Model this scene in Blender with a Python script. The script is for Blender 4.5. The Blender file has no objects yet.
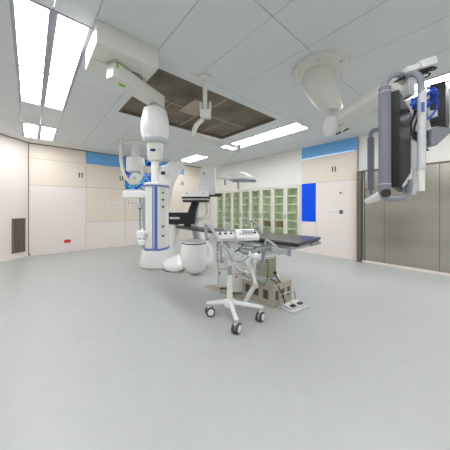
import bpy, bmesh, math, random
from math import sin, cos, pi, radians, sqrt
from mathutils import Matrix, Vector
random.seed(7)
SC = bpy.context.scene
COL = SC.collection

# ------------------------------------------------------------------ camera geometry (measured from the ceiling grid)
F = 224.27; YAW = 0.856004; HY = 208.37; CX = 225.0; EYE = 1.25
XW = 5.93; YW = 7.83; H = 2.985
cs, sn = cos(YAW), sin(YAW)
CAMF = Matrix(((sn, cs, 0, 0), (-cs, sn, 0, 0), (0, 0, 1, 0), (0, 0, 0, 1)))   # (sideways, depth, height) -> room
ROOM = Matrix.Identity(4)

def q(px, py, d):            # sideways, depth, height of a point at depth d
    return ((px - CX) * d / F, d, EYE + (HY - py) * d / F)
def wq(px, py, d): return CAMF @ Vector(q(px, py, d))
def lat(px, d): return (px - CX) * d / F
def hgt(py, d): return EYE + (HY - py) * d / F
def onz(px, py, z):
    d = (z - EYE) * F / (HY - py)
    return CAMF @ Vector(q(px, py, d))
def onB(px, py, X=XW):
    t = (px - CX) / F; k = X / (cs + t * sn)
    return (k * (sn - t * cs), EYE + (HY - py) / F * k)
def onA(px, py, Y=YW):
    t = (px - CX) / F; k = Y / (sn - t * cs)
    return (k * (cs + t * sn), EYE + (HY - py) / F * k)

# ------------------------------------------------------------------ materials
MATS = {}
def srgb(c):
    return tuple((v / 255 / 12.92 if v <= 10 else ((v / 255 + .055) / 1.055) ** 2.4) for v in c) + (1,)
def mat(name, rgb, rough=.5, metal=0, noise=0, nscale=8, bump=0, bscale=60, stretch=(1, 1, 1), coat=0, emit=0, spec=.5):
    if name in MATS: return MATS[name]
    m = bpy.data.materials.new(name); m.use_nodes = True
    nt = m.node_tree; b = nt.nodes['Principled BSDF']
    c = srgb(rgb)
    b.inputs['Base Color'].default_value = c
    b.inputs['Roughness'].default_value = rough
    b.inputs['Metallic'].default_value = metal
    b.inputs['Coat Weight'].default_value = coat
    b.inputs['Specular IOR Level'].default_value = spec
    if emit:
        b.inputs['Emission Color'].default_value = c
        b.inputs['Emission Strength'].default_value = emit
    tc = nt.nodes.new('ShaderNodeTexCoord'); mp = nt.nodes.new('ShaderNodeMapping')
    mp.inputs['Scale'].default_value = stretch
    nt.links.new(tc.outputs['Object'], mp.inputs['Vector'])
    n = nt.nodes.new('ShaderNodeTexNoise'); n.inputs['Scale'].default_value = nscale; n.inputs['Detail'].default_value = 5
    nt.links.new(mp.outputs['Vector'], n.inputs['Vector'])
    r = nt.nodes.new('ShaderNodeValToRGB')
    k = max(noise, .01)
    r.color_ramp.elements[0].position = .3; r.color_ramp.elements[1].position = .7
    r.color_ramp.elements[0].color = tuple(v * (1 - k) for v in c[:3]) + (1,)
    r.color_ramp.elements[1].color = tuple(min(1, v * (1 + k)) for v in c[:3]) + (1,)
    nt.links.new(n.outputs['Fac'], r.inputs['Fac']); nt.links.new(r.outputs['Color'], b.inputs['Base Color'])
    if bump:
        n2 = nt.nodes.new('ShaderNodeTexNoise'); n2.inputs['Scale'].default_value = bscale; n2.inputs['Detail'].default_value = 3
        nt.links.new(mp.outputs['Vector'], n2.inputs['Vector'])
        bp = nt.nodes.new('ShaderNodeBump'); bp.inputs['Strength'].default_value = bump; bp.inputs['Distance'].default_value = .004
        nt.links.new(n2.outputs['Fac'], bp.inputs['Height']); nt.links.new(bp.outputs['Normal'], b.inputs['Normal'])
    MATS[name] = m
    return m
def glass_mat(name, rgb, tint=.9, gloss=.08):
    m = bpy.data.materials.new(name); m.use_nodes = True; nt = m.node_tree; nt.nodes.clear()
    o = nt.nodes.new('ShaderNodeOutputMaterial'); t = nt.nodes.new('ShaderNodeBsdfTransparent'); g = nt.nodes.new('ShaderNodeBsdfGlossy')
    x = nt.nodes.new('ShaderNodeMixShader'); t.inputs['Color'].default_value = srgb(rgb)
    g.inputs['Roughness'].default_value = .05; x.inputs['Fac'].default_value = gloss
    nt.links.new(t.outputs[0], x.inputs[1]); nt.links.new(g.outputs[0], x.inputs[2]); nt.links.new(x.outputs[0], o.inputs['Surface'])
    return m

FLOOR = mat('vinyl_floor', (178, 180, 178), .38, noise=.025, nscale=9, bump=.05, bscale=30, spec=.35)
CREAM = mat('cream_paint', (236, 234, 230), .6)
PANEL = mat('wall_panel_cream', (237, 228, 222), .45)
WOOD = mat('pale_oak_laminate', (232, 221, 207), .45, noise=.045, nscale=6, stretch=(1.2, 1.2, 26))
SEAM = mat('panel_gap', (150, 140, 130), .7)
TILE = mat('ceiling_tile', (220, 224, 225), .55)
BORDER = mat('ceiling_border', (226, 226, 221), .6)
GAP = mat('ceiling_gap', (120, 124, 128), .7)
FRAME = mat('light_frame', (168, 166, 180), .35, .2)
LAMP = mat('lamp_diffuser', (252, 253, 255), .4, emit=9)
SLAB = mat('plenum_brown', (116, 108, 95), .9, noise=.35, nscale=2.2, bump=.3, bscale=9)
TAN = mat('plenum_tan', (172, 158, 140), .8, noise=.1, nscale=5)
STEEL = mat('brushed_steel_sheen_bands', (190, 185, 176), .22, .95, noise=.10, nscale=1.6, stretch=(.02, .03, 1.7))  # horizontal reflection bands of the door are painted into the steel colour
DSTEEL = mat('door_post_steel', (128, 115, 98), .4, .7, noise=.08)
WHITE = mat('white_plastic', (236, 236, 234), .3, noise=.015, coat=.2)
IVORY = mat('ivory_enamel', (220, 220, 212), .32, noise=.015, coat=.15)
LGREY = mat('light_grey_plastic', (198, 200, 202), .4)
MGREY = mat('mid_grey_plastic', (140, 143, 150), .45)
PAD = mat('grey_foam_sleeve', (118, 119, 128), .7, noise=.05, bump=.2)
BLACK = mat('black_plastic', (20, 20, 22), .5, noise=.1)
NAVY = mat('navy_plastic', (38, 42, 62), .35)
RUBBER = mat('dark_rubber', (44, 44, 46), .7)
MATTR = mat('black_vinyl_pad', (46, 44, 48), .35, noise=.08, coat=.2)
CHROME = mat('satin_chrome', (196, 197, 198), .25, .9)
ALU = mat('aluminium_grey', (178, 180, 182), .4, .6)
BLUE = mat('blue_stripe', (78, 108, 178), .4)
RIMB = mat('blue_rim', (110, 130, 190), .4)
SKYB = mat('sky_blue_glass', (106, 176, 236), .12, coat=1)
ROYAL = mat('royal_blue_glass', (0, 84, 240), .2, noise=.08, nscale=3, coat=0, spec=.25)
CABLE = mat('blue_cable_jacket', (28, 84, 205), .45)
BEIGE = mat('beige_base_enamel', (176, 168, 150), .45, noise=.05, nscale=7)
GREEN = mat('lime_green_badge', (130, 200, 30), .4)
RED = mat('red_plate', (205, 30, 34), .4)
OLIVE = mat('green_mark', (60, 140, 90), .5)
ORANGE = mat('orange_mark', (210, 90, 40), .5)
CARD = mat('brown_cardboard', (168, 140, 96), .8, noise=.1)
HOSE = mat('cream_hose', (232, 228, 216), .5)
CABIN = mat('cabinet_white', (226, 224, 216), .4)
INNER = mat('cabinet_green_inside', (230, 231, 215), .5)
SHELF = mat('frosted_glass_shelf', (248, 250, 246), .25)
GRILLE = mat('bronze_grille', (134, 124, 110), .45, .4)
LBLUE = mat('pale_blue_seal', (150, 200, 232), .4)
GLASS = glass_mat('door_glass', (246, 251, 243), gloss=.04)

# ------------------------------------------------------------------ mesh builder
def rot(ax, a): return Matrix.Rotation(a, 4, ax)
class MB:
    def __init__(s, M=ROOM): s.bm = bmesh.new(); s.M = M.copy()
    def _v(s, p): return s.bm.verts.new(s.M @ Vector(p))
    def box(s, a, b, R=None, piv=None):
        a, b = [min(x, y) for x, y in zip(a, b)], [max(x, y) for x, y in zip(a, b)]
        P = [(x, y, z) for z in (a[2], b[2]) for y in (a[1], b[1]) for x in (a[0], b[0])]
        if R is not None:
            c = Vector(piv) if piv else (Vector(a) + Vector(b)) / 2
            P = [c + (R @ (Vector(p) - c)) for p in P]
        v = [s._v(p) for p in P]
        for f in ((0, 2, 3, 1), (4, 5, 7, 6), (0, 1, 5, 4), (2, 6, 7, 3), (0, 4, 6, 2), (1, 3, 7, 5)):
            s.bm.faces.new([v[i] for i in f])
        return s
    def cbox(s, c, size, R=None):
        return s.box([c[i] - size[i] / 2 for i in range(3)], [c[i] + size[i] / 2 for i in range(3)], R)
    def prism(s, pts, z0, z1, axis=2):
        def mk(p, z):
            if axis == 2: return (p[0], p[1], z)
            if axis == 1: return (p[0], z, p[1])
            return (z, p[0], p[1])
        lo = [s._v(mk(p, z0)) for p in pts]; hi = [s._v(mk(p, z1)) for p in pts]
        n = len(pts)
        s.bm.faces.new(lo[::-1]); s.bm.faces.new(hi)
        for i in range(n): s.bm.faces.new((lo[i], lo[(i + 1) % n], hi[(i + 1) % n], hi[i]))
        return s
    def rings(s, R, cap=True):
        VV = [[s._v(p) for p in r] for r in R]; n = len(R[0])
        for a, b in zip(VV, VV[1:]):
            for i in range(n): s.bm.faces.new((a[i], a[(i + 1) % n], b[(i + 1) % n], b[i]))
        if cap: s.bm.faces.new(VV[0][::-1]); s.bm.faces.new(VV[-1])
        return s
    def loft(s, rows, n=24, e=2.0, axis=2):
        # rows: (height, cx, cy, hx, hy); superellipse exponent e
        R = []
        for r in rows:
            ring = []
            for i in range(n):
                a = 2 * pi * i / n; c, t = cos(a), sin(a)
                x = r[1] + r[3] * math.copysign(abs(c) ** (2 / e), c); y = r[2] + r[4] * math.copysign(abs(t) ** (2 / e), t)
                ring.append({2: (x, y, r[0]), 0: (r[0], x, y), 1: (x, r[0], y)}[axis])
            R.append(ring)
        return s.rings(R)
    def cyl(s, p, r, h, n=20, axis=2):
        i = {2: (0, 1), 0: (1, 2), 1: (0, 2)}[axis]
        b = p[axis]
        return s.loft([(b, p[i[0]], p[i[1]], r, r), (b + h, p[i[0]], p[i[1]], r, r)], n, axis=axis)
    def tube(s, pts, r, n=8, smooth=True, rr=None):
        pts = [Vector(p) for p in pts]
        if smooth and len(pts) > 2:
            out = []
            for i in range(len(pts) - 1):
                p0 = pts[max(i - 1, 0)]; p1 = pts[i]; p2 = pts[i + 1]; p3 = pts[min(i + 2, len(pts) - 1)]
                for k in range(5):
                    t = k / 5
                    out.append(.5 * ((2 * p1) + (p2 - p0) * t + (2 * p0 - 5 * p1 + 4 * p2 - p3) * t * t + (3 * p1 - p0 - 3 * p2 + p3) * t ** 3))
            out.append(pts[-1])
            m = len(pts)
            if rr:
                RR = [tuple(v) if isinstance(v, tuple) else (v, v) for v in rr]; nr = []
                for i in range(len(out)):
                    j = min(i // 5, m - 2); f_ = i / 5 - j
                    nr.append(tuple(RR[j][c] + (RR[j + 1][c] - RR[j][c]) * f_ for c in (0, 1)))
                rr = nr
            pts = out
        R = []; ref = None
        for i, p in enumerate(pts):
            t = (pts[min(i + 1, len(pts) - 1)] - pts[max(i - 1, 0)]).normalized()
            if ref is None:
                ref = Vector((0, 0, 1)) if abs(t.z) < .9 else Vector((1, 0, 0))
            u = (ref - t * ref.dot(t))
            if u.length < 1e-4: u = Vector((0, 1, 0)) - t * t.y
            u.normalize(); w = t.cross(u); ref = u
            rad = rr[i] if rr else r
            if isinstance(rad, tuple): ra, rb = rad
            else: ra = rb = rad
            R.append([p + u * cos(2 * pi * k / n) * ra + w * sin(2 * pi * k / n) * rb for k in range(n)])
        return s.rings(R)
    def build(s, name, m, parent=None, bevel=0, smooth=None, kind=None, label=None):
        bm = s.bm
        off = Vector((0, 0, 0)); p = parent
        while p is not None: off += p.location; p = p.parent
        org = Vector((0, 0, 0))
        if parent is None:
            xs = [v.co for v in bm.verts]
            lo = Vector([min(v[i] for v in xs) for i in range(3)]); hi = Vector([max(v[i] for v in xs) for i in range(3)])
            org = Vector(((lo.x + hi.x) / 2, (lo.y + hi.y) / 2, lo.z))
        for v in bm.verts: v.co -= off + org
        bmesh.ops.recalc_face_normals(bm, faces=bm.faces[:])
        me = bpy.data.meshes.new(name); bm.to_mesh(me); bm.free()
        me.materials.append(m)
        o = bpy.data.objects.new(name, me); COL.objects.link(o)
        o.location = org
        if parent is not None: o.parent = parent; o.location = (0, 0, 0)
        if smooth is not False:
            for f in me.polygons: f.use_smooth = True
            a = .6
            for e in me.edges: pass
            try: me.set_sharp_from_angle(angle=radians(38))
            except Exception: pass
        if bevel:
            md = o.modifiers.new('b', 'BEVEL'); md.width = bevel; md.segments = 3; md.limit_method = 'ANGLE'; md.angle_limit = radians(40)
            md.harden_normals = False
        if kind: o['kind'] = kind
        if label: o['label'] = label
        return o

def thing(name, label, cat, loc, group=None):
    o = bpy.data.objects.new(name, None); COL.objects.link(o); o.location = loc; o.empty_display_size = .1
    o['label'] = label; o['category'] = cat
    if group: o['group'] = group
    return o
def tag(o, label, cat, group=None):
    o['label'] = label; o['category'] = cat
    if group: o['group'] = group
    return o
def copy_tree(o, parent=None):
    c = o.copy(); COL.objects.link(c)
    if parent is not None: c.parent = parent
    for ch in [x for x in bpy.data.objects if x.parent == o]: copy_tree(ch, c)
    return c
def struct(name, mb, m, parent=None, **k):
    return mb.build(name, m, parent, kind=None if parent else 'structure', **k)

# ------------------------------------------------------------------ room shell
X0, Y0 = -3.2, -3.2
HT = H + .16
struct('floor', MB().box((X0, Y0, -.06), (XW + .1, YW + .1, 0)), FLOOR, smooth=False)
wa = struct('wall_back', MB().box((-.04, YW, 0), (XW + .1, YW + .1, HT)), SEAM, smooth=False)
wb = struct('wall_right', MB().box((XW, Y0, 0), (XW + .1, 1.97, HT)).box((XW, 1.97, 0), (XW + .1, 3.5, HT))
            .box((XW, 3.5, 1.93), (XW + .1, YW, HT)).box((XW, 7.36, 0), (XW + .1, YW, 1.93)).box((XW + .42, 3.4, 0), (XW + .5, 7.5, 1.97)), CREAM, smooth=False)
ck = 3.16
wl = struct('wall_left', MB().prism([(-.04, YW), (-.04 - ck, YW - ck), (-.11 - ck, YW - ck + .07), (-.11, YW + .1), (-.04, YW + .1)], 0, HT), PANEL, smooth=False)
struct('wall_side', MB().box((X0 - .1, Y0, 0), (X0, YW - ck + .05, HT)), CREAM, smooth=False)
struct('wall_front', MB().box((X0 - .1, Y0 - .1, 0), (XW + .1, Y0, HT)), CREAM, smooth=False)

# ceiling: tiles with open joints under a backing board
HX0, HX1, HY0, HY1 = 1.2, 3.62, 2.65, 4.28
bt = struct('ceiling', MB().box((X0, Y0, HT - .02), (XW + .1, YW + .1, HT + .05)), GAP, smooth=False)
xs = [-3.2, -2.56, -1.95, -1.34, -.74, -.135, .155, .455, 1.06, 1.655, 2.255, 2.85, 3.45, 4.03, 4.30, 4.57, 5.17, XW]
ys = [-3.2, -2.42, -1.2, .03, 1.25, 2.465, 3.675, 4.89, 6.1, 7.25]
lit_rows = {(-2.42), -1.2, .03, 2.465, 3.675, 6.1}  # rows behind the viewpoint are unseen extras, added to brighten the room
lit_cols = {-.135, .155, 4.03, 4.30}
m = MB(); g = .003
lights = []
for i in range(len(xs) - 1):
    for j in range(len(ys) - 1):
        a, b, c_, d_ = xs[i], xs[i + 1], ys[j], ys[j + 1]
        if a in lit_cols and c_ in lit_rows:
            lights.append((a, b, c_, d_)); continue
        if a >= 1.0 and b <= 4.05 and c_ >= 2.4 and d_ <= 4.9: continue       # round the open hatch
        m.box((a + g, c_ + g, H), (b - g, d_ - g, H + .02))
m.box((1.06 + g, 2.465 + g, H), (4.027, HY0, H + .02)).box((1.06 + g, HY1, H), (4.027, 4.887, H + .02))
m.box((1.06 + g, HY0, H), (HX0, HY1, H + .02)).box((HX1, HY0, H), (4.027, HY1, H + .02))
struct('ceiling_tiles', m, TILE, bt, smooth=False)
m = MB().box((X0, 7.256, H - .004), (XW, YW, H + .02))
struct('ceiling_border', m, BORDER, bt, smooth=False)
# opening with brown plenum panels
m = MB()
zt = H + .05
m.box((HX0, HY0, zt), (HX1, HY1, zt + .02))
struct('plenum_panel', m, SLAB, bt, smooth=False)
m = MB()
for (a, b, c_, d_) in ((HX0 - .012, HX0 + .02, HY0, HY1), (HX1 - .02, HX1 + .012, HY0, HY1), (HX0, HX1, HY0 - .012, HY0 + .02), (HX0, HX1, HY1 - .02, HY1 + .012)):
    m.box((a, c_, H - .004), (b, d_, zt))
struct('plenum_rim', m, mat('plenum_rim_brown', (122, 112, 98), .7), bt)
m = MB()
m.box((HX0, 3.44, zt - .012), (HX1, 3.47, zt)).box((2.4, HY0, zt - .012), (2.43, HY1, zt)).box((3.0, 3.47, zt - .012), (3.02, HY1, zt)).box((1.8, 3.47, zt - .012), (1.815, HY1, zt))
struct('plenum_bar', m, TAN, bt)
struct('plenum_patch', MB().box((2.02, 3.08, zt - .02), (2.4, 3.62, zt - .004)), TAN, bt)

# ceiling lights
where = {}
for (a, b, c_, d_) in lights:
    side = 'left strip' if a < 1 else 'right strip'
    col = {-.135: 'outer', .155: 'inner', 4.03: 'inner', 4.30: 'outer'}[a]
    row = {-2.42: 'last behind the viewpoint, unseen, added for even light', -1.2: 'just behind the viewpoint, unseen, added to brighten the room', .03: 'nearest the viewpoint', 2.465: 'nearer of the long pair', 3.675: 'farther of the long pair', 6.1: 'single far panel near the wall'}[c_]
    t = thing('ceiling_light', 'white recessed light panel, %s, %s column, %s' % (side, col, row), 'ceiling light', ((a + b) / 2, (c_ + d_) / 2, H), 'recessed light panels in the ceiling')
    mm = MB(); w = .032; v_ = .018
    mm.box((a, c_, H - .006), (a + w, d_, H + .03)).box((b - w, c_, H - .006), (b, d_, H + .03))
    mm.box((a + w, c_, H - .006), (b - w, c_ + v_, H + .03)).box((a + w, d_ - v_, H - .006), (b - w, d_, H + .03))
    mm.build('light_frame', FRAME, t, smooth=False)
    MB().box((a + w, c_ + v_, H + .004), (b - w, d_ - v_, H + .02)).build('diffuser', LAMP, t, smooth=False)

# ------------------------------------------------------------------ back wall panels
def panA(x0, x1, z0, z1, m, th=.014):
    return MB().box((x0 + .004, YW - th, z0 + .004), (x1 - .004, YW, z1 - .004)).build('wall_panel', m, wa, smooth=False)
cuts = [-.03, 1.263, 2.382, 3.50, 4.62, 5.92]
for i in range(5):
    a, b = cuts[i], cuts[i + 1]
    if i == 0:
        panA(a, b, .06, 1.87, PANEL); panA(a, b, 1.87, 2.585, WOOD); panA(a, b, 2.585, 2.96, WOOD)
    else:
        panA(a, b, .06, .835, PANEL); panA(a, b, .835, 1.89, WOOD)
        if i != 2: panA(a, b, 1.89, 2.60, WOOD)
        else: panA(a, b, 1.89, 1.93, WOOD)
        if i < 4 and i != 2: panA(a, b, 2.60, 2.96, SKYB)
        elif i == 4: panA(a, b, 2.60, 2.96, WOOD)
struct('baseboard_back', MB().box((0, YW - .02, 0), (XW, YW, .06)), PANEL, bevel=.004)
struct('trim_1', MB().box((0, YW - .012, 2.96), (XW, YW, H)), mat('shadow_gap', (120, 110, 102), .7), smooth=False)
def pull_pair(parent, pos, axis):     # flush pair of dark door pulls with a pale strip between
    for s_ in (-1, 1):
        c = list(pos); c[axis] += s_ * .035
        sz = [.028, .028, .14]; sz[1 - axis] = .012
        MB().cbox(c, sz).build('door_pull', BLACK, parent)
    c = list(pos); sz = [.034, .034, .13]; sz[1 - axis] = .008
    MB().cbox(c, sz).build('pull_plate', WHITE, parent)
for x in (1.123, 2.26, 4.54): pull_pair(wa, (x, YW - .018, 2.235), 0)

def plate(name, label, cat, c, size, m, parts=(), axis=1, group=None):
    t = thing(name, label, cat, (c[0], c[1], c[2] - size[1] / 2), group)
    th = .014
    sz = (size[0], th, size[1]) if axis == 1 else (th, size[0], size[1])
    MB().cbox(c, sz).build('plate', m, t, bevel=.003)
    for (du, dz, r, pm) in parts:
        cc = (c[0] + du, c[1] - .008, c[2] + dz) if axis == 1 else (c[0] - .008, c[1] + du, c[2] + dz)
        mb = MB()
        if axis == 1: mb.cyl((cc[0], cc[1] - .004, cc[2]), r, .01, 12, axis=1)
        else: mb.cyl((cc[0] - .004, cc[1], cc[2]), r, .01, 12, axis=0)
        mb.build('socket_opening', pm, t)
    return t
yp = YW - .021
plate('wall_plate', 'red rectangular wall plate low on the back wall panel', 'wall plate', (.80, yp, .31), (.15, .09), RED)
plate('wall_socket', 'white socket plate just left of the red wall plate', 'socket', (.655, yp, .315), (.14, .08), WHITE, [(-.035, 0, .012, LGREY), (.035, 0, .012, LGREY)])
for k, nm in enumerate(('left', 'middle', 'right')):
    x = onA(107 + 6.5 * k, 203)[0]
    plate('gas_outlet', '%s of three pale outlet plates left of the supply pendant' % nm, 'outlet', (x, yp, 1.43), (.13, .09), WHITE, [(0, 0, .02, LGREY)], group='pale outlets on back wall')
x = onA(134, 203)[0]
plate('gas_outlet', 'white outlet strip with a row of dark sockets beside the ceiling supply column', 'outlet', (x, yp, 1.43), (.52, .11), WHITE, [(-.18, 0, .022, BLACK), (-.06, 0, .022, BLACK), (.06, 0, .022, BLACK), (.18, 0, .022, BLACK)])

# abstract glass print
def art_mat():
    m = bpy.data.materials.new('abstract_print'); m.use_nodes = True; nt = m.node_tree; b = nt.nodes['Principled BSDF']
    tc = nt.nodes.new('ShaderNodeTexCoord'); mp = nt.nodes.new('ShaderNodeMapping'); mp.inputs['Location'].default_value = (.3, .2, .55)
    nt.links.new(tc.outputs['Object'], mp.inputs['Vector'])
    n = nt.nodes.new('ShaderNodeTexNoise'); n.inputs['Scale'].default_value = 3.2; n.inputs['Distortion'].default_value = 1.8; n.inputs['Detail'].default_value = 2
    nt.links.new(mp.outputs['Vector'], n.inputs['Vector'])
    r = nt.nodes.new('ShaderNodeValToRGB'); r.color_ramp.interpolation = 'EASE'
    e = r.color_ramp.elements
    e[0].position = .36; e[0].color = srgb((10, 40, 190)); e[1].position = .7; e[1].color = srgb((235, 240, 248))
    x = e.new(.45); x.color = srgb((30, 110, 225)); x = e.new(.52); x.color = srgb((70, 175, 220)); x = e.new(.6); x.color = srgb((130, 205, 228))
    nt.links.new(n.outputs['Fac'], r.inputs['Fac']); nt.links.new(r.outputs['Color'], b.inputs['Base Color'])
    b.inputs['Roughness'].default_value = .12
    return m
tag(MB().box((2.39, YW - .03, 1.66), (3.495, YW, 2.96)).build('wall_print', art_mat(), smooth=False), 'abstract blue and cyan swirl glass print on the back wall behind the pendant', 'picture')

# angled left wall: seams and grille
dl = Vector((-.7071, -.7071, 0)); nl = Vector((.7071, -.7071, 0))
LW = Matrix(((dl.x, nl.x, 0, -.04), (dl.y, nl.y, 0, YW), (0, 0, 1, 0), (0, 0, 0, 1)))
MB(LW).box((0, .0, .06), (.008, .016, H)).build('corner_gap', mat('corner_gap_brown', (130, 112, 104), .7), wl, smooth=False)
struct('baseboard_left', MB(LW).box((0.02, 0, 0), (4.46, .02, .06)), PANEL, bevel=.004)
struct('trim_2', MB(LW).box((0, 0, 2.965), (4.4, .012, H)), MATS['shadow_gap'], smooth=False)
t = thing('air_grille', 'bronze slatted air grille low on the angled left wall', 'air vent', LW @ Vector((.25, 0, .1)))
gx0, gx1, gz0, gz1 = .10, .43, .14, 1.0
MB(LW).box((gx0, .0, gz0), (gx1, .008, gz1)).build('back_plate', mat('grille_shadow', (104, 94, 82), .6), t)
mm = MB(LW)
for k in range(9):
    u = gx0 + .03 + k * (gx1 - gx0 - .06) / 8
    mm.box((u - .009, .006, gz0 + .02), (u + .009, .022, gz1 - .02))
mm.build('slat_panel', GRILLE, t)
MB(LW).box((gx0, .0, gz0), (gx0 + .02, .026, gz1)).box((gx1 - .02, 0, gz0), (gx1, .026, gz1)).box((gx0 + .02, 0, gz1 - .02), (gx1 - .02, .026, gz1)).box((gx0 + .02, 0, gz0), (gx1 - .02, .026, gz0 + .02)).build('grille_frame', GRILLE, t)

# ------------------------------------------------------------------ right wall panels, door
def panB(y0, y1, z0, z1, m, th=.014):
    return MB().box((XW - th, y0 + .004, z0 + .004), (XW, y1 - .004, z1 - .004)).build('wall_panel', m, wb, smooth=False)
MB().box((XW - .004, 1.975, .06), (XW, 3.44, H)).build('panel_backing', SEAM, wb, smooth=False)
panB(1.985, 3.44, 2.635, H - .01, SKYB)
panB(1.985, 3.44, 1.95, 2.635, WOOD)
panB(1.985, 3.016, .06, 1.95, PANEL)
panB(3.016, 3.44, .88, 1.95, ROYAL)
panB(3.016, 3.44, .06, .88, PANEL)
MB().box((XW - .03, 1.955, 0), (XW, 1.985, H)).build('edge_strip', mat('edge_strip_grey', (150, 158, 170), .4), wb, smooth=False)
struct('baseboard_right', MB().box((XW - .025, 1.99, 0), (XW, 3.5, .06)), PANEL, bevel=.004)
pull_pair(wb, (XW - .018, 2.53, 2.26), 1)
xp = XW - .021
plate('wall_sensor', 'small round pale sensor left of the dark door pulls on the right wall', 'sensor', (xp, onB(323, 170)[0], 2.26), (.07, .07), WHITE, axis=0)
plate('alarm_button', 'small white plate with an orange button above the socket row', 'alarm button', (xp, 2.36, 1.64), (.10, .10), WHITE, [(0, 0, .028, ORANGE)], axis=0)
plate('wall_socket', 'white socket plate on right wall, leftmost of the waist-high row of three', 'socket', (xp, onB(330, 212)[0], 1.155), (.09, .09), WHITE, [(0, 0, .02, LGREY)], axis=0, group='waist-high sockets on right wall')
plate('wall_socket', 'white socket plate on right wall, middle of the waist-high row of three', 'socket', (xp, onB(335.5, 212)[0], 1.155), (.11, .09), WHITE, [(-.025, 0, .014, LGREY), (.025, 0, .014, LGREY)], axis=0, group='waist-high sockets on right wall')
plate('light_switch', 'dark blue square switch at the right end of the waist-high socket row', 'switch', (xp, onB(341.5, 212)[0], 1.16), (.08, .09), NAVY, [(0, 0, .014, LGREY)], axis=0)
plate('wall_socket', 'wide white socket plate low on the right wall near the floor', 'socket', (xp, 2.48, .36), (.17, .10), WHITE, [(-.04, 0, .014, LGREY), (.04, 0, .014, LGREY)], axis=0)

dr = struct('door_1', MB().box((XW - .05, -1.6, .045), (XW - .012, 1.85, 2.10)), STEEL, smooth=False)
for y in (1.43, .545, -.34):
    MB().box((XW - .052, y - .004, .045), (XW - .049, y + .004, 2.10)).build('door_seam', mat('seam_dark', (84, 78, 70), .5), dr)
MB().box((XW - .055, 1.80, .045), (XW - .049, 1.825, 2.10)).build('door_edge', DSTEEL, dr)
MB().box((XW - .056, 1.832, .045), (XW - .049, 1.85, 2.10)).build('door_seal', LBLUE, dr)
struct('trim_3', MB().box((XW - .15, 1.862, 0), (XW, 1.953, 2.12)), DSTEEL, bevel=.003)
struct('trim_4', MB().box((XW - .075, -1.6, 2.105), (XW, 1.86, 2.135)), DSTEEL, bevel=.003)
struct('trim_5', MB().box((XW - .10, -1.6, 0), (XW, 1.86, .04)), PANEL, bevel=.006)
struct('trim_6', MB().box((XW - .012, -3.1, H - .03), (XW, 7.8, H)), BORDER)

# ------------------------------------------------------------------ glass cabinets in the right wall
CY1, pitch = 7.34, .48
for k in range(8):
    y1 = CY1 - pitch * k; y0 = y1 - pitch
    place = ('nearest the blue glass panel' if k == 7 else 'at the far corner end of the row' if k == 0 else '%s from the far corner' % ('second', 'third', 'fourth', 'fifth', 'sixth', 'seventh')[k - 1])
    extra = ', brown carton inside' if k in (5, 6) else ''
    t = thing('glass_cabinet', 'tall white recessed cabinet with glass door, %s%s' % (place, extra), 'cabinet', (XW + .1, (y0 + y1) / 2, .1), 'glass door cabinets in the right wall')
    xa, xb = XW - .005, XW + .26
    m = MB(); w = .02
    m.box((xa, y0 + .002, .10), (xb, y0 + w, 1.92)).box((xa, y1 - w, .10), (xb, y1 - .002, 1.92))
    m.box((xa, y0 + w, 1.88), (xb, y1 - w, 1.92)).box((xa, y0 + w, .10), (xb, y1 - w, .36)).box((xb - .02, y0 + w, .36), (xb, y1 - w, 1.88))
    m.build('carcass', INNER, t, smooth=False)
    for z in (.61, .86, 1.11, 1.36, 1.61):
        MB().box((xa + .012, y0 + w, z), (xb - .02, y1 - w, z + .026)).build('shelf', SHELF, t, smooth=False)
    m = MB(); fw = .070; xf0, xf1 = XW - .03, XW - .006
    m.box((xf0, y0 + .003, .12), (xf1, y0 + fw, 1.91)).box((xf0, y1 - fw, .12), (xf1, y1 - .003, 1.91))
    m.box((xf0, y0 + fw, 1.855), (xf1, y1 - fw, 1.91)).box((xf0, y0 + fw, .12), (xf1, y1 - fw, .40))
    d = m.build('door', CABIN, t, bevel=.003)
    MB().box((xf0 + .008, y0 + fw, .40), (xf0 + .013, y1 - fw, 1.855)).build('glass_pane', GLASS, d, smooth=False)
    hy = y0 + .03 if k % 2 == 0 else y1 - .03
    MB().cbox((xf0 - .014, hy, 1.0), (.016, .012, .13)).build('handle', CHROME, d, bevel=.003)
    if k in (5, 6):
        for (dy, w2, h2, px_) in (((.10, .11, .19, .10), (-.07, .10, .15, .12)) if k == 5 else ((.08, .13, .17, .10),)):
            c = ((y0 + y1) / 2 + dy)
            o = MB().box((xa + px_, c - w2 / 2, .637), (xa + px_ + .10, c + w2 / 2, .637 + h2)).build('carton', CARD, bevel=.003)
            tag(o, {(5, .10): 'taller brown carton in the glass cabinet third from the blue panel', (5, -.07): 'shorter brown carton beside the taller one in a glass cabinet', (6, .08): 'single brown carton behind glass, in the cabinet next to the last one'}[(k, dy)], 'box', 'brown cartons in the cabinets')
struct('trim_7', MB().box((XW - .02, 3.49, 1.92), (XW, 7.36, 1.96)).box((XW - .02, 3.455, 0), (XW, 3.497, 1.96)), CABIN, bevel=.003)
struct('trim_8', MB().box((XW - .02, 3.5, 0), (XW, 7.36, .10)), PANEL)

# ------------------------------------------------------------------ ceiling box and pendant with supply column
t = thing('ceiling_housing', 'large ivory box hanging from the ceiling beside the left light strip', 'ceiling box', (.76, 2.6, 2.777))
MB().box((.458, 2.32, 2.775), (1.058, 2.87, H - .001)).build('housing_shell', IVORY, t, bevel=.006)
MB().box((.462, 2.6, 2.772), (1.054, 2.604, 2.776)).build('shell_seam', LGREY, t)
for (x, y) in ((.66, 2.46), (.90, 2.46), (.66, 2.76), (.9, 2.76)):
    MB().cyl((x, y, 2.770), .007, .008, 10).build('screw', MGREY, t)

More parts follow.
